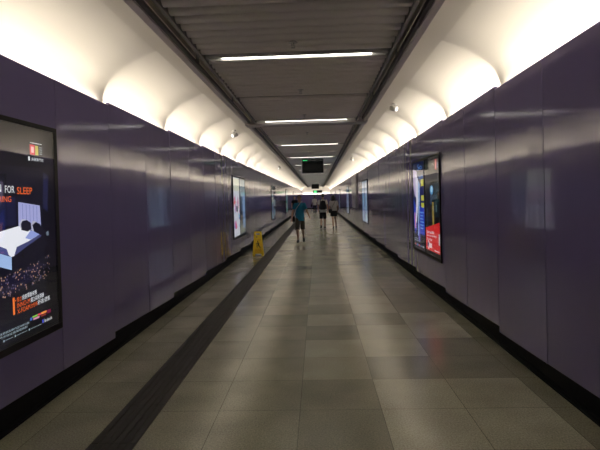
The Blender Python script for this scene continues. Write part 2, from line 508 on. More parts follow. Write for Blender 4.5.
def light_box(side, ystart, label, bgs):
    loc = (XL, ystart, ZB) if side < 0 else (XR, ystart + W, ZB)
    r = empty('advertising_light_box', loc, label, 'light box', 'advertising light boxes along the walls', PI/2 if side < 0 else -PI/2)
    bm = bmesh.new()
    box(bm, 0, W, -.019, -.0, 0, .05); box(bm, 0, W, -.019, -.0, HB - .035, HB)
    for a, b in ((0, .05), (1.025, 1.075), (W - .05, W)): box(bm, a, b, -.019, -.0, .05, HB - .035)
    box(bm, .05, W - .05, -.006, .004, .05, HB - .035)
    bmesh.ops.bevel(bm, geom=[e for e in bm.edges], offset=0.002, segments=1, affect='EDGES')
    mesh_obj('frame', bm, M['frame'], r)
    out = []
    for (u0, u1), bg in zip(SCR, bgs):
        bm = bmesh.new(); box(bm, u0, u1, -.009, -.006, SV[0], SV[1])
        m = glow('backlit_sheet', bg)
        out.append(mesh_obj('screen', bm, m, r))
    for (u0, u1) in SCR:
        bm = bmesh.new(); box(bm, u0 - .004, u1 + .004, -.0175, -.0150, SV[0] - .004, SV[1] + .004); mesh_obj('glass_pane', bm, M['glass'], r)
    return r, out
def letters(scr, s, m, u, v, w, h, slope=0.0):
    return text('lettering', s, M[m], scr, (u, -.0135, v), w, h, slope=slope)

# -- the near left box: bed advertisement
r, (sa, sb) = light_box(-1, 1.87, 'large dark light box on the near left wall advertising a bed', [(10, 12, 22), (9, 10, 17)])
pl = []
pl.append((rect(1.085, .15, 1.88, 1.30), (17, 18, 30), 0)); pl.append((rect(1.09, .88, 1.53, 1.08), (28, 30, 58), 1))
pl.append(([(1.893, 1.275), (1.97, 1.247), (1.944, .961), (1.875, .994)], (30, 33, 62), 1))
pl.append(([(1.564, 1.044), (1.835, 1.014), (1.846, .816), (1.558, .85)], (168, 172, 222), 1))
for i in range(1, 6):
    u = 1.564 + .27 * i / 6; pl.append((rect(u, .84, u + .006, 1.035 - .03 * i / 6), (120, 122, 185), 2))
pl.append(([(1.467, .661), (1.495, .664), (1.848, .778), (1.929, .716), (1.869, .667), (1.465, .57)], (22, 22, 32), 1))
pl.append(([(1.085, .77), (1.299, .711), (1.467, .661), (1.465, .57), (1.294, .622), (1.085, .70)], (165, 195, 240), 1))
pl.append(([(1.085, .80), (1.301, .757), (1.332, .751), (1.415, .722), (1.445, .671), (1.299, .711), (1.085, .77)], (78, 82, 138), 2))
pl.append(([(1.528, .725), (1.675, .754), (1.849, .801), (1.841, .778), (1.673, .725), (1.495, .664)], (72, 76, 122), 2))
pl.append(([(1.085, .78), (1.306, .84), (1.56, .872), (1.717, .825), (1.849, .801), (1.675, .754), (1.528, .725), (1.495, .664), (1.461, .662), (1.435, .679), (1.415, .722), (1.332, .751), (1.085, .81)], (245, 247, 255), 3))
pl.append(([(1.70, .83), (1.849, .801), (1.70, .762), (1.63, .78)], (150, 165, 225), 4))
pl.append(([(1.56, .886), (1.598, .917), (1.659, .914), (1.603, .906), (1.584, .885), (1.582, .849)], (200, 200, 215), 4))
pl.append(([(1.714, .878), (1.735, .903), (1.787, .889), (1.746, .869), (1.743, .816), (1.717, .825)], (185, 185, 205), 4))
pl.append(([(1.584, .885), (1.603, .906), (1.659, .91), (1.708, .886), (1.712, .841), (1.666, .825), (1.588, .841)], (22, 22, 36), 5))
pl.append(([(1.726, .87), (1.773, .89), (1.826, .872), (1.852, .839), (1.906, .812), (1.905, .789), (1.835, .786), (1.743, .82)], (22, 22, 34), 5))
pl.append(([(1.906, .80), (1.94, .815), (1.947, .778), (1.915, .775)], (110, 125, 140), 5))
pl.append((rect(1.73, 1.40, 1.795, 1.475), (225, 45, 60), 1)); pl.append((rect(1.745, 1.415, 1.78, 1.46), (240, 190, 195), 2))
pl.append((rect(1.80, 1.40, 1.84, 1.472), (205, 195, 80), 1))
pl.append((rect(1.49, .345, 1.50, .355), (250, 110, 45), 1))
pl.append((rect(1.462, .255, 1.484, .375), (250, 125, 55), 1))
for (u0, u1, v, h, c) in ((1.66, 1.685, .165, .022, (60, 110, 200)), (1.69, 1.755, .178, .014, (130, 200, 70)), (1.70, 1.78, .160, .014, (225, 150, 180)), (1.76, 1.80, .178, .014, (235, 60, 90)),
                          (1.805, 1.88, .178, .016, (245, 150, 70)), (1.80, 1.87, .160, .013, (150, 60, 50)), (1.885, 1.94, .165, .028, (120, 25, 65))):
    pl.append((rect(u0, v, u1, v + h), c, 1))
pl.append((rect(1.815, .108, 1.835, .135), (70, 85, 215), 1))
rnd = random.Random(5)
pl.append(([(1.10, .52), (1.35, .52), (1.62, .55), (1.80, .58), (1.86, .56), (1.70, .46), (1.50, .41), (1.10, .40)], (26, 24, 46), 1))
for i in range(190):
    u = rnd.uniform(1.1, 1.95); f = (u - 1.3) / .65; top = .535 + .09 * max(f, 0) ** 1.3; bot = .395 + .07 * max(0, (u - 1.6) / .35)
    v = rnd.uniform(bot, top); t = rnd.random()
    c = [(185, 145, 130), (140, 115, 120), (205, 160, 125), (105, 95, 125), (80, 70, 100)][int(t * 5)]
    pl.append((disc(u, v, rnd.uniform(.0045, .0075), 6), c, 2))
picture(sb, pl)
letters(sb, 'N', 't_white', 1.325, 1.113, .05, .052); letters(sb, 'FOR', 't_white', 1.415, 1.108, .105, .050); letters(sb, 'SLEEP', 't_orange', 1.55, 1.10, .185, .050)
letters(sb, 'SPRING', 't_orange', 1.285, 1.045, .195, .040); letters(sb, 'M', 't_white', 1.29, 1.005, .04, .035)
letters(sb, 'K', 't_white', 1.26, 1.50, .07, .075)
letters(sb, '─ ─────── ──', 't_white', 1.73, 1.485, .155, .006)
letters(sb, '床褥專門店', 't_white', 1.74, 1.352, .16, .026); letters(sb, '▪', 't_white', 1.70, 1.352, .02, .03)
for q in range(4): letters(sb, '━━', 't_grey', 1.85, 1.41 + .016*q, .035, .005)
letters(sb, '獨立', 't_orange', 1.505, .335, .055, .034, .05); letters(sb, '袋裝彈簧床褥', 't_white', 1.565, .337, .185, .036, .05)
letters(sb, 'INNO-M', 't_orange', 1.505, .293, .155, .034, .04); letters(sb, '獨立袋裝彈簧', 't_white', 1.668, .298, .175, .036, .05)
letters(sb, 'X-FOAM', 't_orange', 1.505, .25, .155, .034, .04); letters(sb, '太空棉', 't_orange', 1.668, .256, .085, .034, .05); letters(sb, '舒適/透氣', 't_white', 1.758, .26, .17, .036, .05)
letters(sb, '各大百貨公司床褥部及專門店均有代售', 't_grey', 1.12, .150, .52, .016); letters(sb, '查詢熱線及門市地址請瀏覽網頁', 't_grey', 1.12, .127, .50, .016)
letters(sb, '● ━━━━   ● ━━━━━━   ● ━━━━━━━', 't_grey', 1.34, .098, .46, .016)
letters(sb, 'facebook', 't_white', 1.84, .110, .105, .024)

# -- the near right box: blue poster and black / red poster
r, (sa, sb) = light_box(1, 7.28, 'large light box on the right wall, blue poster beside a black and red one', [(16, 26, 70), (10, 13, 16)])
pl = [(rect(.06, .98, 1.015, 1.575), (62, 66, 84), 0), (rect(.30, 1.42, 1.0, 1.575), (14, 22, 60), 1), (rect(.06, .06, 1.015, .30), (24, 26, 36), 1)]
pl.append(([(.10, 1.50), (.42, 1.45), (.50, 1.2), (.40, .95), (.22, 1.0), (.10, 1.2)], (200, 185, 225), 2))
pl.append(([(.30, 1.42), (.52, 1.30), (.50, .86), (.36, .55), (.24, .45), (.34, .9)], (235, 235, 250), 3))
pl.append(([(.55, 1.28), (.66, 1.20), (.60, .80), (.50, .30), (.44, .28), (.52, .8)], (170, 205, 250), 3))
pl.append(([(.10, .95), (.30, .80), (.34, .4), (.20, .3), (.08, .5)], (40, 70, 190), 2))
pl.append(([(.42, .55), (.58, .50), (.62, .2), (.48, .17)], (120, 110, 200), 2))
pl.append(([(.15, .70), (.24, .68), (.30, .42), (.18, .40)], (225, 150, 190), 3))
pl.append((rect(.60, .33, .99, .82), (30, 62, 190), 2)); pl.append((rect(.62, .82, .99, 1.18), (20, 30, 90), 2))
for v, h in ((1.17, .12), (.92, .09), (.80, .08)): pl.append((rect(.76, v, .98, v + h), (200, 200, 60), 3))
for i in range(6): pl.append((rect(.64 + .02*(i % 2), .70 - .055*i, .95 - .03*(i % 3), .722 - .055*i), (120, 165, 235), 4))
for i, c in enumerate(((200, 90, 90), (70, 130, 200), (190, 80, 120), (110, 130, 170), (180, 180, 190))): pl.append((rect(.14 + .16*i, .10, .27 + .16*i, .13), c, 2))
pl.append((rect(.12, .18, .60, .20), (130, 150, 165), 2)); pl.append((rect(.12, .22, .42, .235), (130, 150, 165), 2))
picture(sa, pl)
letters(sa, 'So', 't_blue', .50, 1.46, .36, .10); letters(sa, 'bright', 't_blue', .62, 1.28, .33, .09)
pl = [(rect(1.085, 1.10, 2.04, 1.575), (20, 24, 26), 0), (rect(1.10, 1.36, 1.75, 1.52), (62, 66, 58), 1), (rect(1.10, 1.43, 1.75, 1.45), (20, 24, 26), 2)]
pl.append((rect(1.80, 1.40, 1.90, 1.56), (215, 45, 60), 2)); pl.append((rect(1.835, 1.42, 1.865, 1.54), (245, 180, 190), 3)); pl.append((rect(1.92, 1.42, 1.99, 1.50), (90, 115, 150), 2))
pl.append((disc(1.55, 1.09, .11, 14, .075), (90, 160, 215), 2)); pl.append((disc(1.56, 1.10, .07, 12, .05), (170, 220, 250), 3))
pl.append((rect(1.46, .86, 1.53, 1.03), (60, 82, 110), 2)); pl.append((rect(1.56, .94, 1.62, 1.02), (36, 44, 60), 2))
pl.append((rect(1.57, .45, 1.67, .90), (158, 138, 60), 2))
for i in range(14): pl.append((rect(1.57, .50 + .028*i, 1.61, .508 + .028*i), (60, 52, 24), 3))
pl.append(([(1.75, 1.20), (1.95, 1.28), (1.98, 1.0), (1.85, .80), (1.75, .88)], (34, 48, 50), 1)); pl.append((rect(1.80, .75, 1.86, .86), (80, 110, 120), 2)); pl.append((rect(1.20, .50, 1.26, .80), (40, 56, 74), 2))
pl.append(([(1.085, .115), (2.04, .115), (2.04, .60), (1.085, .47)], (215, 42, 44), 3))
pl.append((disc(1.27, .20, .075, 12), (235, 200, 205), 4)); pl.append((disc(1.24, .205, .045, 12), (60, 50, 110), 5)); pl.append((rect(1.34, .16, 1.50, .235), (240, 210, 210), 4))
pl.append((rect(1.95, .25, 2.02, .42), (200, 205, 205), 4)); pl.append((rect(1.085, .06, 2.04, .112), (14, 14, 16), 4))
picture(sb, pl)
for v, s, w in ((.385, 'Unbreakable', .52), (.325, 'Extraordinary', .66), (.265, 'Energy', .38)):
    letters(sb, s, 't_white', 1.16, v, w, .045, .03)
letters(sb, '───────', 't_white', 1.68, .14, .30, .012)

# -- boxes farther along
def splotches(u0, u1, v0, v1, n, colours, seed, rmax=.12):
    rd = random.Random(seed); q = []
    for i in range(n):
        u = rd.uniform(u0 + .05, u1 - .05); v = rd.uniform(v0 + .05, v1 - .05); rr = rd.uniform(.03, rmax)
        a = disc(u, v, rr, 9, rr * rd.uniform(.5, 1.3))
        a = [(min(max(x, u0), u1), min(max(y, v0), v1)) for x, y in a]; q.append((a, rd.choice(colours), 1 + i % 5))
    return q
r, (sa, sb) = light_box(-1, 12.37, 'light box on the left wall beyond the wet floor sign, white poster with pink splashes', [(218, 224, 238), (62, 70, 80)])
picture(sa, [(rect(.056, .056, 1.019, 1.599), (218, 224, 238), 0)] + splotches(.06, 1.01, .25, 1.12, 26, [(220, 90, 150), (120, 130, 220), (240, 245, 255), (200, 150, 210), (235, 110, 120), (120, 200, 230)], 3) + [(rect(.45, .70, .70, .85), (40, 40, 60), 6), (rect(.06, 1.25, 1.01, 1.575), (225, 228, 205), 1)])
picture(sb, [(rect(1.081, .056, 2.044, 1.599), (62, 70, 80), 0), (rect(1.085, 1.10, 2.04, 1.575), (130, 150, 160), 1), (rect(1.6, .2, 2.04, 1.2), (120, 150, 190), 1), (rect(1.12, .08, 1.9, .30), (130, 130, 110), 1), (rect(1.15, .62, 1.6, .9), (35, 42, 60), 2), (disc(1.35, .45, .15), (105, 95, 80), 2)])
r, (sa, sb) = light_box(1, 17.78, 'light box on the right wall, second from the camera, pale blue poster', [(150, 185, 225), (170, 195, 225)])
picture(sa, [(rect(.056, .056, 1.019, 1.599), (150, 185, 225), 0)] + splotches(.06, 1.01, .10, 1.2, 16, [(90, 130, 200), (190, 220, 245), (110, 190, 225), (140, 120, 200)], 8))
picture(sb, [(rect(1.081, .056, 2.044, 1.599), (170, 195, 225), 0)] + splotches(1.085, 2.04, .10, 1.2, 16, [(80, 160, 200), (200, 225, 250), (70, 100, 190), (205, 180, 225)], 9) + [(rect(1.3, .12, 1.9, .35), (190, 230, 240), 6)])
r, (sa, sb) = light_box(-1, 22.87, 'light box on the left wall, third from the camera, dark poster beside pale blue one', [(120, 150, 165), (40, 48, 58)])
picture(sa, [(rect(.056, .056, 1.019, 1.599), (118, 148, 164), 0), (rect(.06, 1.25, 1.01, 1.575), (60, 75, 80), 1), (rect(.06, .85, 1.01, 1.10), (215, 215, 195), 1), (rect(.3, .3, .8, .7), (80, 90, 140), 1)])
picture(sb, [(rect(1.081, .056, 2.044, 1.599), (40, 48, 58), 0), (rect(1.085, .7, 2.04, 1.0), (110, 130, 150), 1), (rect(1.2, .2, 1.8, .5), (100, 150, 170), 1)])
r, (sa, sb) = light_box(1, 28.28, 'light box on the right wall, third from the camera, bluish white poster', [(150, 175, 210), (165, 190, 220)])
picture(sa, [(rect(.056, .056, 1.019, 1.599), (150, 175, 210), 0)] + splotches(.06, 1.01, .10, 1.4, 8, [(120, 150, 200), (200, 220, 235)], 12)); picture(sb, [(rect(1.081, .056, 2.044, 1.599), (165, 190, 220), 0)] + splotches(1.085, 2.04, .1, 1.4, 8, [(110, 145, 200), (210, 225, 240)], 13))
for sd, ys, lab, c in ((-1, 33.37, 'light box on the left wall, fourth from the camera, teal poster', (110, 165, 160)), (1, 38.78, 'light box on the right wall, fourth from the camera, pale poster', (140, 160, 190)),
                       (-1, 43.87, 'light box on the left wall, fifth and farthest, grey poster', (120, 135, 150)), (1, 49.28, 'light box on the right wall, fifth and farthest, pale blue poster', (150, 170, 200))):
    light_box(sd, ys, lab, [c, (c[0] - 20, c[1] - 10, c[2] - 5)])

# pale panel on the right wall
bm = bmesh.new(); box(bm, XR - .06, XR + .0, 22.4, 25.1, 1.0, 2.6)
bmesh.ops.bevel(bm, geom=[e for e in bm.edges], offset=0.006, segments=2, affect='EDGES')
r = empty('pale_wall_slab', (XR, 23.75, 1.0), 'pale grey tall panel on the far right wall between two light boxes', 'panel')
o = mesh_obj('slab_body', bm, M['palepanel'], r); o.matrix_parent_inverse = Matrix.Translation((-XR, -23.75, -1.0))  # plain pale grey slab standing slightly proud of the purple wall
bm = bmesh.new(); box(bm, XR - .072, XR - .06, 23.7, 23.73, 1.45, 1.6); o = mesh_obj('handle', bm, M['black'], r); o.matrix_parent_inverse = Matrix.Translation((-XR, -23.75, -1.0))  # short dark bar on the face of the slab
# slot on the right wall
bm = bmesh.new(); box(bm, XR - .012, XR + .0, 9.83, 9.86, .47, .62)
tag(mesh_obj('lock_cover', bm, M['black']), 'small black slot low on the right purple wall beside the big light box', 'lock')

# ------------------------------------------------------------------ hanging monitors and exit sign
def monitor(loc, w, h, label, green):
    r = empty('hanging_monitor', loc, label, 'monitor', 'monitors hanging from the ceiling')
    bm = bmesh.new(); box(bm, -w/2, w/2, 0, .09, 0, h); bmesh.ops.bevel(bm, geom=[e for e in bm.edges], offset=0.004, segments=2, affect='EDGES')
    mesh_obj('housing', bm, M['black'], r)
    bm = bmesh.new(); box(bm, -w/2 + .025, w/2 - .025, -.003, .0, .03, h - .03); mesh_obj('screen', bm, mat('dark_screen', (.006, .007, .007), .12), r)
    bm = bmesh.new(); box(bm, -w/2 - .02, -w/2, 0.0, .10, -.0, h); mesh_obj('side_trim', bm, M['palepanel'], r)
    for x in (-w*.28, w*.28):
        bm = bmesh.new(); tube(bm, (x, .05, h - .003), (x, .05, CZ + .02 - loc[2]), .02, n=10); mesh_obj('hanger', bm, M['steel'], r, True)
    if green: 
        s = text('lettering', '▬▬ ▬', M['t_green'], r, (-w/2 + .03, -.0045, h - .065), .17, .022)
monitor((-.14, 18.4, 2.475), .80, .525, 'dark screen hanging from the ceiling, the nearer and larger one', True)
monitor((-.165, 48.0, 2.405), .74, .46, 'dark screen hanging from the ceiling, the farther and smaller one', False)
r = empty('exit_sign', (.04, 54.0, 2.03), 'black hanging sign with a green running man square under the farther screen', 'sign')
bm = bmesh.new(); box(bm, -.5, .5, 0, .08, 0, .32); mesh_obj('housing', bm, M['black'], r)
bm = bmesh.new(); box(bm, -.40, -.08, -.004, 0, .03, .29); mesh_obj('pictogram', bm, M['t_green'], r)
bm = bmesh.new(); ellipsoid(bm, (-.22, -.006, .25), .02, .003, .02); tube(bm, (-.23, -.006, .22), (-.25, -.006, .14), .018, n=6); tube(bm, (-.25, -.006, .14), (-.20, -.006, .10), .012, n=6); tube(bm, (-.20, -.006, .10), (-.21, -.006, .05), .012, n=6); tube(bm, (-.25, -.006, .14), (-.29, -.006, .08), .012, n=6); tube(bm, (-.23, -.006, .21), (-.18, -.006, .17), .009, n=6)
mesh_obj('running_figure', bm, M['white'], r)
for x in (-.3, .3):
    bm = bmesh.new(); tube(bm, (x, .04, .317), (x, .04, CZ - 2.03 + .02), .015, n=8); mesh_obj('hanger', bm, M['steel'], r, True)

# ------------------------------------------------------------------ wet floor sign
r = empty('wet_floor_sign', (-1.665, 13.45, 0), 'yellow folding wet floor sign standing beside the drain strip', 'floor sign', rz=math.radians(6))
HS, BW, TW, SP = .655, .155, .10, .15
def board(sgn, name):
    bm = bmesh.new()
    def P(u, v): return (u, v)
    o_ = [(-BW, 0), (-.095, 0), (-.08, .06), (.08, .06), (.095, 0), (BW, 0), (TW, HS - .02), (TW - .02, HS), (-TW + .02, HS), (-TW, HS - .02)]
    h_ = [(-.055, HS - .095), (.055, HS - .095), (.055, HS - .045), (-.055, HS - .045)]
    # outline with a handle slot: two halves joined along x=0
    left = [(0, .06), (-.08, .06), (-.095, 0), (-BW, 0), (-TW, HS - .02), (-TW + .02, HS), (0, HS), (0, HS - .045), (-.055, HS - .045), (-.055, HS - .095), (0, HS - .095)]
    for half in (left, [(-u, v) for u, v in left][::-1]):
        a = []; b = []
        for u, v in half:
            yy = sgn * (SP - (SP - .012) * v / HS)
            a.append(bm.verts.new((u, yy - .011, v))); b.append(bm.verts.new((u, yy + .011, v)))
        n = len(half)
        bm.faces.new(a); bm.faces.new(b[::-1])
        for i in range(n):
            j = (i + 1) % n; 
            if abs(half[i][0]) < 1e-6 and abs(half[j][0]) < 1e-6: continue
            bm.faces.new((a[i], b[i], b[j], a[j]))
    bmesh.ops.remove_doubles(bm, verts=bm.verts[:], dist=1e-5)
    bmesh.ops.triangulate(bm, faces=bm.faces[:])
    return mesh_obj(name, bm, M['yellow'], r)
fp = board(-1, 'front_panel'); board(1, 'back_panel')
bm = bmesh.new(); tube(bm, (-TW + .01, 0, HS - .012), (TW - .01, 0, HS - .012), .014, n=10); mesh_obj('hinge', bm, M['yellow'], r, True)
def yf(v): return -(SP - (SP - .012) * v / HS) - .0135
def onface(o, v):
    o.location.y = yf(v); o.rotation_euler = (-math.atan2(SP - .012, HS), 0, 0); return o
for s, m, u, v, w, h in (('▬▬', 'blueprint', -.06, .50, .05, .018), ('小心地滑', 'redprint', -.075, .415, .15, .032), ('CAUTION', 'redprint', -.085, .135, .17, .03), ('WET FLOOR', 'redprint', -.09, .092, .18, .026), ('小心地滑', 'redprint', -.08, .17, .16, .022)):
    t = text('lettering', s, M[m], fp, (u, 0, v), w, h); onface(t, v)
bm = bmesh.new()
def limb(a, b, w):
    d = Vector((b[0]-a[0], b[1]-a[1])); nn = Vector((-d.y, d.x)).normalized() * w
    pts = [(a[0]+nn.x, a[1]+nn.y), (a[0]-nn.x, a[1]-nn.y), (b[0]-nn.x, b[1]-nn.y), (b[0]+nn.x, b[1]+nn.y)]
    slab(bm, pts, -.0012, .0012)
limb((-.005, .155), (.012, .075), .017); limb((.012, .08), (-.035, .06), .011); limb((-.035, .06), (-.02, .01), .010); limb((.015, .08), (.045, .035), .011); limb((.045, .035), (.06, .0), .010)
limb((-.005, .145), (-.05, .12), .008); limb((-.05, .12), (-.045, .09), .008); limb((0, .145), (.035, .115), .008); slab(bm, disc(-.008, .18, .017, 12), -.0012, .0012)
o = mesh_obj('slipping_figure', bm, M['ink'], fp); o.location = (0, 0, .21); onface(o, .21)
for sx in (-1, 1):
    bm = bmesh.new(); box(bm, sx*.13 - .025, sx*.13 + .025, SP - .018, SP + .035, 0, .018); mesh_obj('foot', bm, M['black'], r)

# ------------------------------------------------------------------ people
skin = mat('skin', (.34, .20, .14), .5); skin2 = mat('skin_tan', (.26, .15, .10), .5)
hairm = mat('black_hair', (.010, .009, .009), .45)
def remesh(name, bm, m, parent, vox, sm=3):
    me = bpy.data.meshes.new('r'); bm.to_mesh(me); bm.free()
    o = bpy.data.objects.new('r', me); COL.objects.link(o)
    a = o.modifiers.new('r', 'REMESH'); a.mode = 'VOXEL'; a.voxel_size = vox
    if sm: b = o.modifiers.new('s', 'SMOOTH'); b.factor = .5; b.iterations = sm
    return bake(name, o, m, parent)

def finger(bm, base, d, side, palm, ln, r):
    b = Vector(base); p1 = b + d * ln * .45; d2 = (d + palm * .45).normalized(); p2 = p1 + d2 * ln * .32; d3 = (d2 + palm * .6).normalized(); p3 = p2 + d3 * ln * .25
    tube(bm, b, p1, r, r*.95, 7, ball=True); tube(bm, p1, p2, r*.95, r*.88, 7, ball=True); tube(bm, p2, p3, r*.88, r*.78, 7, ball=True)

def person(name_label, loc, J, H, fwd, colours, hair, vox=.011, sleeves=.55, shirt_hem=.80, short_len=.5, skirt=False, trousers=False, group=None):
    """J: joints for a 1.70 m figure, x to the right in the picture, y away from the camera; fwd=-1 faces the camera, 1 faces away"""
    r = empty('person', loc, name_label, 'person', group)
    k = H / 1.70; r.scale = (k * .93, k, k)
    f = fwd; sk = colours['skin']
    V = Vector
    hd = V(J.get('head', (0, 0, 1.585))); nk = V((hd.x * .5, hd.y * .5 - f * .0, 1.43))
    bm = bmesh.new()
    loft(bm, [(0, 0, .80, .13, .085), (0, 0, .87, .165, .11), (0, 0, .95, .16, .11), (0, 0, 1.06, .138, .095), (0, 0, 1.2, .158, .105), (0, 0, 1.31, .17, .105), (0, 0, 1.385, .13, .08), (nk.x, nk.y, 1.43, .062, .06)])
    tube(bm, (nk.x, nk.y, 1.38), (hd.x, hd.y - f * .005, hd.z - .07), .057, .052, 12, ball=True)
    ellipsoid(bm, (hd.x, hd.y, hd.z + .02), .075, .094, .095)                                     # skull
    ellipsoid(bm, (hd.x, hd.y + f * .022, hd.z - .045), .056, .066, .072)                          # jaw
    tube(bm, (hd.x, hd.y + f * .088, hd.z + .012), (hd.x, hd.y + f * .108, hd.z - .022), .009, .014, 8, ball=True)   # nose
    for sx in (-1, 1): ellipsoid(bm, (hd.x + sx * .077, hd.y - f * .005, hd.z - .005), .011, .022, .032)
    for sd in ('L', 'R'):
        sx = -1 if sd == 'L' else 1
        sh = V((sx * .175, 0, 1.355)); el = V(J['el' + sd]); ha = V(J['ha' + sd])
        tube(bm, sh, el, .052, .040, 12, ball=True); tube(bm, el, ha, .041, .026, 12, ball=True)
        d = (ha - el).normalized(); side = V((0, f, 0)); side = (side - d * side.dot(d)).normalized(); palm = V((-sx, 0, 0)); palm = (palm - d * palm.dot(d) - side * palm.dot(side)).normalized()
        pc = ha + d * .05
        tube(bm, ha, pc + d * .03, .026, .030, 10, ball=True)
        tube(bm, ha + d*.03 + side*.022, ha + d*.085 + side*.026, .017, .015, 8, ball=True); tube(bm, ha + d*.03 - side*.022, ha + d*.08 - side*.026, .017, .014, 8, ball=True)
        for q, (off, ln) in enumerate(((.030, .075), (.010, .085), (-.011, .078), (-.031, .060))): finger(bm, ha + d * .085 + side * off, d, side, palm, ln, .0095)
        td = (d * .6 + side * .75 + palm * .3).normalized(); b0 = ha + d * .03 + side * .028
        tube(bm, b0, b0 + td * .04, .012, .011, 7, ball=True); tube(bm, b0 + td * .04, b0 + td * .04 + (td * .6 + d * .6).normalized() * .03, .011, .009, 7, ball=True)
        hp = V((sx * .085, 0, .86)); kn = V(J['kn' + sd]); an = V(J['an' + sd]); to = V(J['to' + sd])
        tube(bm, hp, kn, .083, .054, 14, ball=True); 
        md = kn.lerp(an, .3) - V((0, f * .018, 0))
        tube(bm, kn, md, .054, .055, 12, ball=True); tube(bm, md, an, .055, .034, 12, ball=True); tube(bm, an, to, .034, .026, 10, ball=True)
    remesh('body', bm, sk, r, vox)
    # shirt
    bm = bmesh.new()
    fl = .012
    loft(bm, [(0, 0, shirt_hem, .182, .128), (0, 0, .95, .176, .126), (0, 0, 1.06, .160, .115), (0, 0, 1.2, .175, .122), (0, 0, 1.31, .186, .121), (0, 0, 1.385, .145, .092), (nk.x, nk.y, 1.425, .078, .073)])
    for sd in ('L', 'R'):
        sx = -1 if sd == 'L' else 1; sh = V((sx * .172, 0, 1.352)); el = V(J['el' + sd]); e = sh.lerp(el, sleeves)
        tube(bm, sh, e, .068, .066, 12, ball=False); ellipsoid(bm, sh, .066, .066, .062)
    remesh('shirt', bm, colours['shirt'], r, vox * .9, 2)
    # shorts, skirt or trousers
    bm = bmesh.new()
    if skirt:
        loft(bm, [(0, 0, .62, .20, .15), (0, 0, .75, .19, .14), (0, 0, .92, .165, .12), (0, 0, .98, .155, .112)])
    else:
        loft(bm, [(0, 0, .78, .17, .115), (0, 0, .87, .178, .124), (0, 0, .98, .166, .117)])
        for sd in ('L', 'R'):
            sx = -1 if sd == 'L' else 1; hp = V((sx * .085, 0, .86)); kn = V(J['kn' + sd]); an = V(J['an' + sd])
            if trousers:
                tube(bm, hp, kn, .096, .07, 14, ball=False); tube(bm, kn, an, .07, .06, 14, ball=False); ellipsoid(bm, kn, .07, .07, .07); ellipsoid(bm, hp, .096, .096, .096)
            else:
                e = hp.lerp(kn, short_len); tube(bm, hp, e, .098, .088, 14, ball=False); ellipsoid(bm, hp, .098, .098, .098)
    remesh('trousers' if trousers else ('skirt' if skirt else 'shorts'), bm, colours['legs'], r, vox * .9, 2)
    for sd in ('L', 'R'):
        an = V(J['an' + sd]); to = V(J['to' + sd]); d = (to - an); g = V((d.x, d.y, d.z)).normalized()
        bm = bmesh.new()
        heel = an - g * .035 - V((0, 0, .035)); tip = to + g * .02
        tube(bm, heel, heel.lerp(tip, .55), .045, .050, 12, ball=True); tube(bm, heel.lerp(tip, .55), tip, .050, .040, 12, ball=True); tube(bm, an - V((0, 0, .03)), an + V((0, 0, .015)), .042, .040, 12)
        so = remesh('shoe', bm, colours['shoe'], r, vox * .8, 2)
        zmin = -J.get('drop' + sd, 0.0)
        for v in so.data.vertices:
            if v.co.z < 0.002 and J['to' + sd][2] < .05: v.co.z = 0.002
        if 'sole' in colours:
            bm = bmesh.new(); c = heel.lerp(tip, .5); c.z = .012
            rot = Matrix.Rotation(math.atan2(-d.x, d.y), 3, 'Z')
            if J['to' + sd][2] < .05: ellipsoid(bm, c, .046, .13, .012, rot=rot); mesh_obj('sole', bm, colours['sole'], so, True)
    # hair
    bm = bmesh.new(); hx, hy, hz = hd
    ellipsoid(bm, (hx, hy - f * .018, hz + .045), .084, .096, .085)
    ellipsoid(bm, (hx, hy - f * .045, hz + .005), .076, .064, .085)
    if hair == 'long':
        ellipsoid(bm, (hx, hy - f * .05, hz - .08), .105, .07, .14); ellipsoid(bm, (hx, hy - f * .045, hz - .17), .105, .06, .10)
        for sx in (-1, 1): ellipsoid(bm, (hx + sx * .085, hy - f * .01, hz - .08), .035, .06, .13)
    remesh('hair', bm, colours.get('hair', hairm), r, vox * .8, 2)
    if f < 0 or True:
        for sx in (-1, 1):
            bm = bmesh.new(); ellipsoid(bm, (hx + sx * .031, hy + f * .084, hz + .010), .013, .009, .008, 8, 6); mesh_obj('eye', bm, M['ink'], r, True)
        bm = bmesh.new(); ellipsoid(bm, (hx, hy + f * .083, hz - .052), .022, .008, .007, 8, 6); mesh_obj('mouth', bm, mat('lips', (.30, .10, .08), .5), r, True)
    return r, k

tee_blue = mat('teal_blue_cotton', (.012, .135, .24), .85, 0, .2); olive = mat('dark_olive_cloth', (.035, .030, .024), .85, 0, .2)
blackc = mat('black_cloth', (.012, .012, .014), .85, 0, .2); whitec = mat('white_cotton', (.62, .60, .58), .85, 0, .2); greyc = mat('pale_grey_cotton', (.42, .41, .41), .85, 0, .2)
navy = mat('dark_blue_denim', (.022, .028, .05), .85, 0, .2); shoe = mat('black_shoe', (.012, .013, .012), .5); green_sole = mat('green_sole', (.05, .16, .10), .6); whites = mat('pale_sole', (.35, .33, .3), .6)

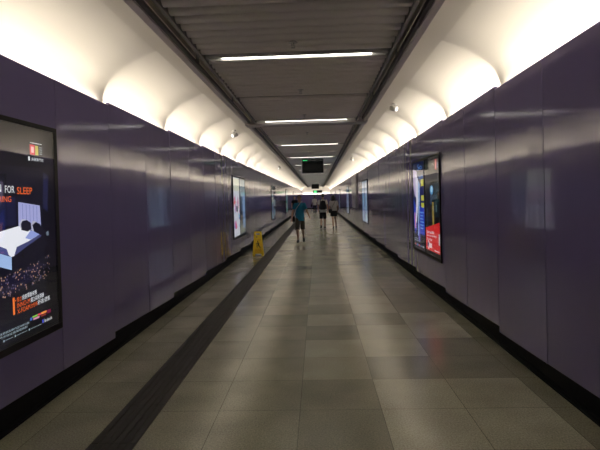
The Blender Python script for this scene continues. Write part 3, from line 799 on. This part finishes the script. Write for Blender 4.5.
# man walking towards the camera in a blue tee
J = dict(head=(-.01, -.03, 1.575), elL=(-.285, .02, 1.08), haL=(-.315, -.10, .84), elR=(.28, .07, 1.09), haR=(.36, -.07, .93),
         knL=(-.10, -.16, .48), anL=(-.085, -.24, .085), toL=(-.10, -.40, .03), knR=(.095, .02, .475), anR=(.115, .28, .13), toR=(.13, .14, .035))
r, k = person('man in a teal blue tee and dark shorts walking towards the camera', (-.63, 17.35, 0), J, 1.66, -1, dict(skin=skin2, shirt=tee_blue, legs=olive, shoe=shoe, sole=green_sole), 'short', vox=.0075, shirt_hem=.76, sleeves=.62, short_len=1.07)
b = empty('shoulder_bag', (-.63 - .235*k, 17.33, .70), 'small black bag at the hip of the man in blue', 'bag')
bm = bmesh.new(); ellipsoid(bm, (0, 0, .10), .055, .10, .12); mesh_obj('pouch', bm, blackc, b, True)
bm = bmesh.new()
pts = [(.0, .02, .20), (.05, -.10, .36), (.12, -.155, .50), (.20, -.165, .60), (.27, -.14, .69), (.315, -.05, .735), (.32, .05, .70), (.25, .13, .60), (.12, .14, .45), (.03, .08, .28)]
for p, q in zip(pts, pts[1:] + pts[:1]): tube(bm, p, q, .010, n=6, ball=True)
mesh_obj('strap', bm, M['palepanel'], b, True)

# couple walking away
J = dict(head=(.01, .02, 1.585), elL=(-.245, .0, 1.07), haL=(-.235, .14, .90), elR=(.245, -.03, 1.07), haR=(.26, .08, .84),
         knL=(-.10, .03, .48), anL=(-.11, -.22, .15), toL=(-.12, -.12, .04), knR=(.09, .13, .48), anR=(.09, .13, .085), toR=(.10, .28, .03))
r, k = person('man in white tee and black shorts walking away with a black backpack', (.26, 24.2, 0), J, 1.73, 1, dict(skin=skin, shirt=whitec, legs=blackc, shoe=shoe, sole=whites), 'short', vox=.010, shirt_hem=.80, sleeves=.6, short_len=.95)
b = empty('backpack', (.26, 24.2 - .13*k, .93*k), 'black backpack on the back of the man in white', 'backpack')
bm = bmesh.new(); loft(bm, [(0, -.05, .0, .13, .06), (0, -.07, .06, .155, .09), (0, -.07, .25, .155, .09), (0, -.055, .38, .13, .07), (0, -.03, .44, .07, .04)], 16); mesh_obj('bag_body', bm, blackc, b, True)
bm = bmesh.new(); loft(bm, [(0, -.14, .05, .10, .03), (0, -.155, .10, .11, .035), (0, -.15, .19, .10, .03)], 14); mesh_obj('front_pocket', bm, blackc, b, True)
for sx in (-1, 1):
    bm = bmesh.new()
    pts = [(sx*.11, .0, .36), (sx*.115, .08, .49), (sx*.115, .17, .49), (sx*.12, .265, .38), (sx*.145, .25, .2), (sx*.165, .12, .08), (sx*.13, .0, .04)]
    for p, q in zip(pts, pts[1:]): tube(bm, p, q, .018, n=6, ball=True)
    mesh_obj('strap', bm, blackc, b, True)
bm = bmesh.new(); tube(bm, (-.03, -.04, .43), (0, -.045, .475), .008, n=6, ball=True); tube(bm, (.03, -.04, .43), (0, -.045, .475), .008, n=6, ball=True); mesh_obj('handle', bm, blackc, b, True)

J = dict(head=(-.02, .02, 1.575), elL=(-.235, .01, 1.08), haL=(-.20, .16, .92), elR=(.225, -.02, 1.08), haR=(.19, .10, .88),
         knL=(-.06, .05, .48), anL=(-.04, .0, .085), toL=(-.045, .15, .03), knR=(.085, .10, .48), anR=(.10, -.02, .10), toR=(.11, .11, .035))
r, k = person('woman in pale grey top and black skirt walking away, long dark hair', (.80, 24.3, 0), J, 1.66, 1, dict(skin=skin, shirt=greyc, legs=blackc, shoe=shoe), 'long', vox=.010, shirt_hem=.90, sleeves=.75, skirt=True)
b = empty('handbag', (.80 - .165*k, 24.2, .78), 'small black handbag hanging at the hip of the woman in grey', 'bag')
bm = bmesh.new(); loft(bm, [(0, 0, 0, .09, .05), (0, 0, .08, .10, .06), (0, 0, .18, .08, .04)], 14); mesh_obj('pouch', bm, blackc, b, True)
bm = bmesh.new(); pts = [(.03, -.02, .17), (.08, -.07, .30), (.17, -.09, .45), (.25, -.04, .60), (.27, .06, .62), (.22, .2, .5), (.06, .17, .28), (-.02, .05, .17)]
for p, q in zip(pts, pts[1:]): tube(bm, p, q, .009, n=6, ball=True)
mesh_obj('strap', bm, blackc, b, True)

# far walkers
J = dict(head=(0, .02, 1.585), elL=(-.25, .0, 1.08), haL=(-.27, .10, .86), elR=(.24, -.02, 1.08), haR=(.25, .06, .85),
         knL=(-.09, .10, .48), anL=(-.09, .14, .085), toL=(-.10, .29, .03), knR=(.09, .0, .48), anR=(.10, -.22, .15), toR=(.10, -.12, .04))
r, k = person('distant person in a white shirt and dark trousers walking away', (-.26, 46.5, 0), J, 1.70, 1, dict(skin=skin, shirt=whitec, legs=navy, shoe=shoe), 'short', vox=.014, shirt_hem=.82, sleeves=.95, trousers=True)
b = empty('shoulder_bag', (-.26 - .30*k, 46.5, .66), 'dark bag at the side of the distant person in white', 'bag')
bm = bmesh.new(); loft(bm, [(0, 0, .0, .06, .15), (0, 0, .10, .075, .17), (0, 0, .28, .05, .14)], 14); mesh_obj('pouch', bm, blackc, b, True)
bm = bmesh.new(); pts = [(.0, -.08, .27), (.05, -.05, .5), (.10, .0, .74), (.05, .06, .5), (0, .09, .27)]
for p, q in zip(pts, pts[1:]): tube(bm, p, q, .010, n=6, ball=True)
mesh_obj('strap', bm, blackc, b, True)
J = dict(head=(.0, -.02, 1.585), elL=(-.25, .02, 1.08), haL=(-.24, -.14, .88), elR=(.245, .02, 1.08), haR=(.26, -.06, .85),
         knL=(-.09, -.10, .48), anL=(-.09, -.14, .085), toL=(-.10, -.29, .03), knR=(.09, .02, .48), anR=(.09, .18, .13), toR=(.10, .05, .035))
person('person in a black tee walking close to the far left wall', (-1.72, 37.0, 0), J, 1.68, -1, dict(skin=skin, shirt=blackc, legs=navy, shoe=shoe), 'short', vox=.014, shirt_hem=.80, trousers=True)

# ------------------------------------------------------------------ camera, world, colour management
cam = bpy.data.cameras.new('camera'); co = bpy.data.objects.new('camera', cam); COL.objects.link(co)
cam.sensor_width = 36.0; cam.lens = 490.0 / 600.0 * 36.0; cam.shift_y = -19.347 / 600.0; cam.clip_start = .05; cam.clip_end = 200
fw = Vector((-0.035698, 0.99923918, -0.01570732)); rt = Vector((0.99903469, 0.03527926, -0.02617372)); up = Vector((0.02559966, 0.0166265, 0.999534))
mm = Matrix((rt, up, -fw)).transposed().to_4x4(); mm.translation = (0, 0, 1.55); co.matrix_world = mm
S.camera = co
w = bpy.data.worlds.new('World'); S.world = w; w.use_nodes = True
w.node_tree.nodes['Background'].inputs[0].default_value = (0, 0, 0, 1); w.node_tree.nodes['Background'].inputs[1].default_value = 0
S.view_settings.view_transform = 'Standard'; S.view_settings.look = 'None'; S.view_settings.gamma = 1; S.view_settings.exposure = 0.0
S.view_settings.use_curve_mapping = False
S.cycles.max_bounces = 8; S.cycles.diffuse_bounces = 5; S.cycles.glossy_bounces = 4; S.cycles.transparent_max_bounces = 12
S.cycles.sample_clamp_indirect = 6.0; S.cycles.caustics_reflective = False; S.cycles.caustics_refractive = False
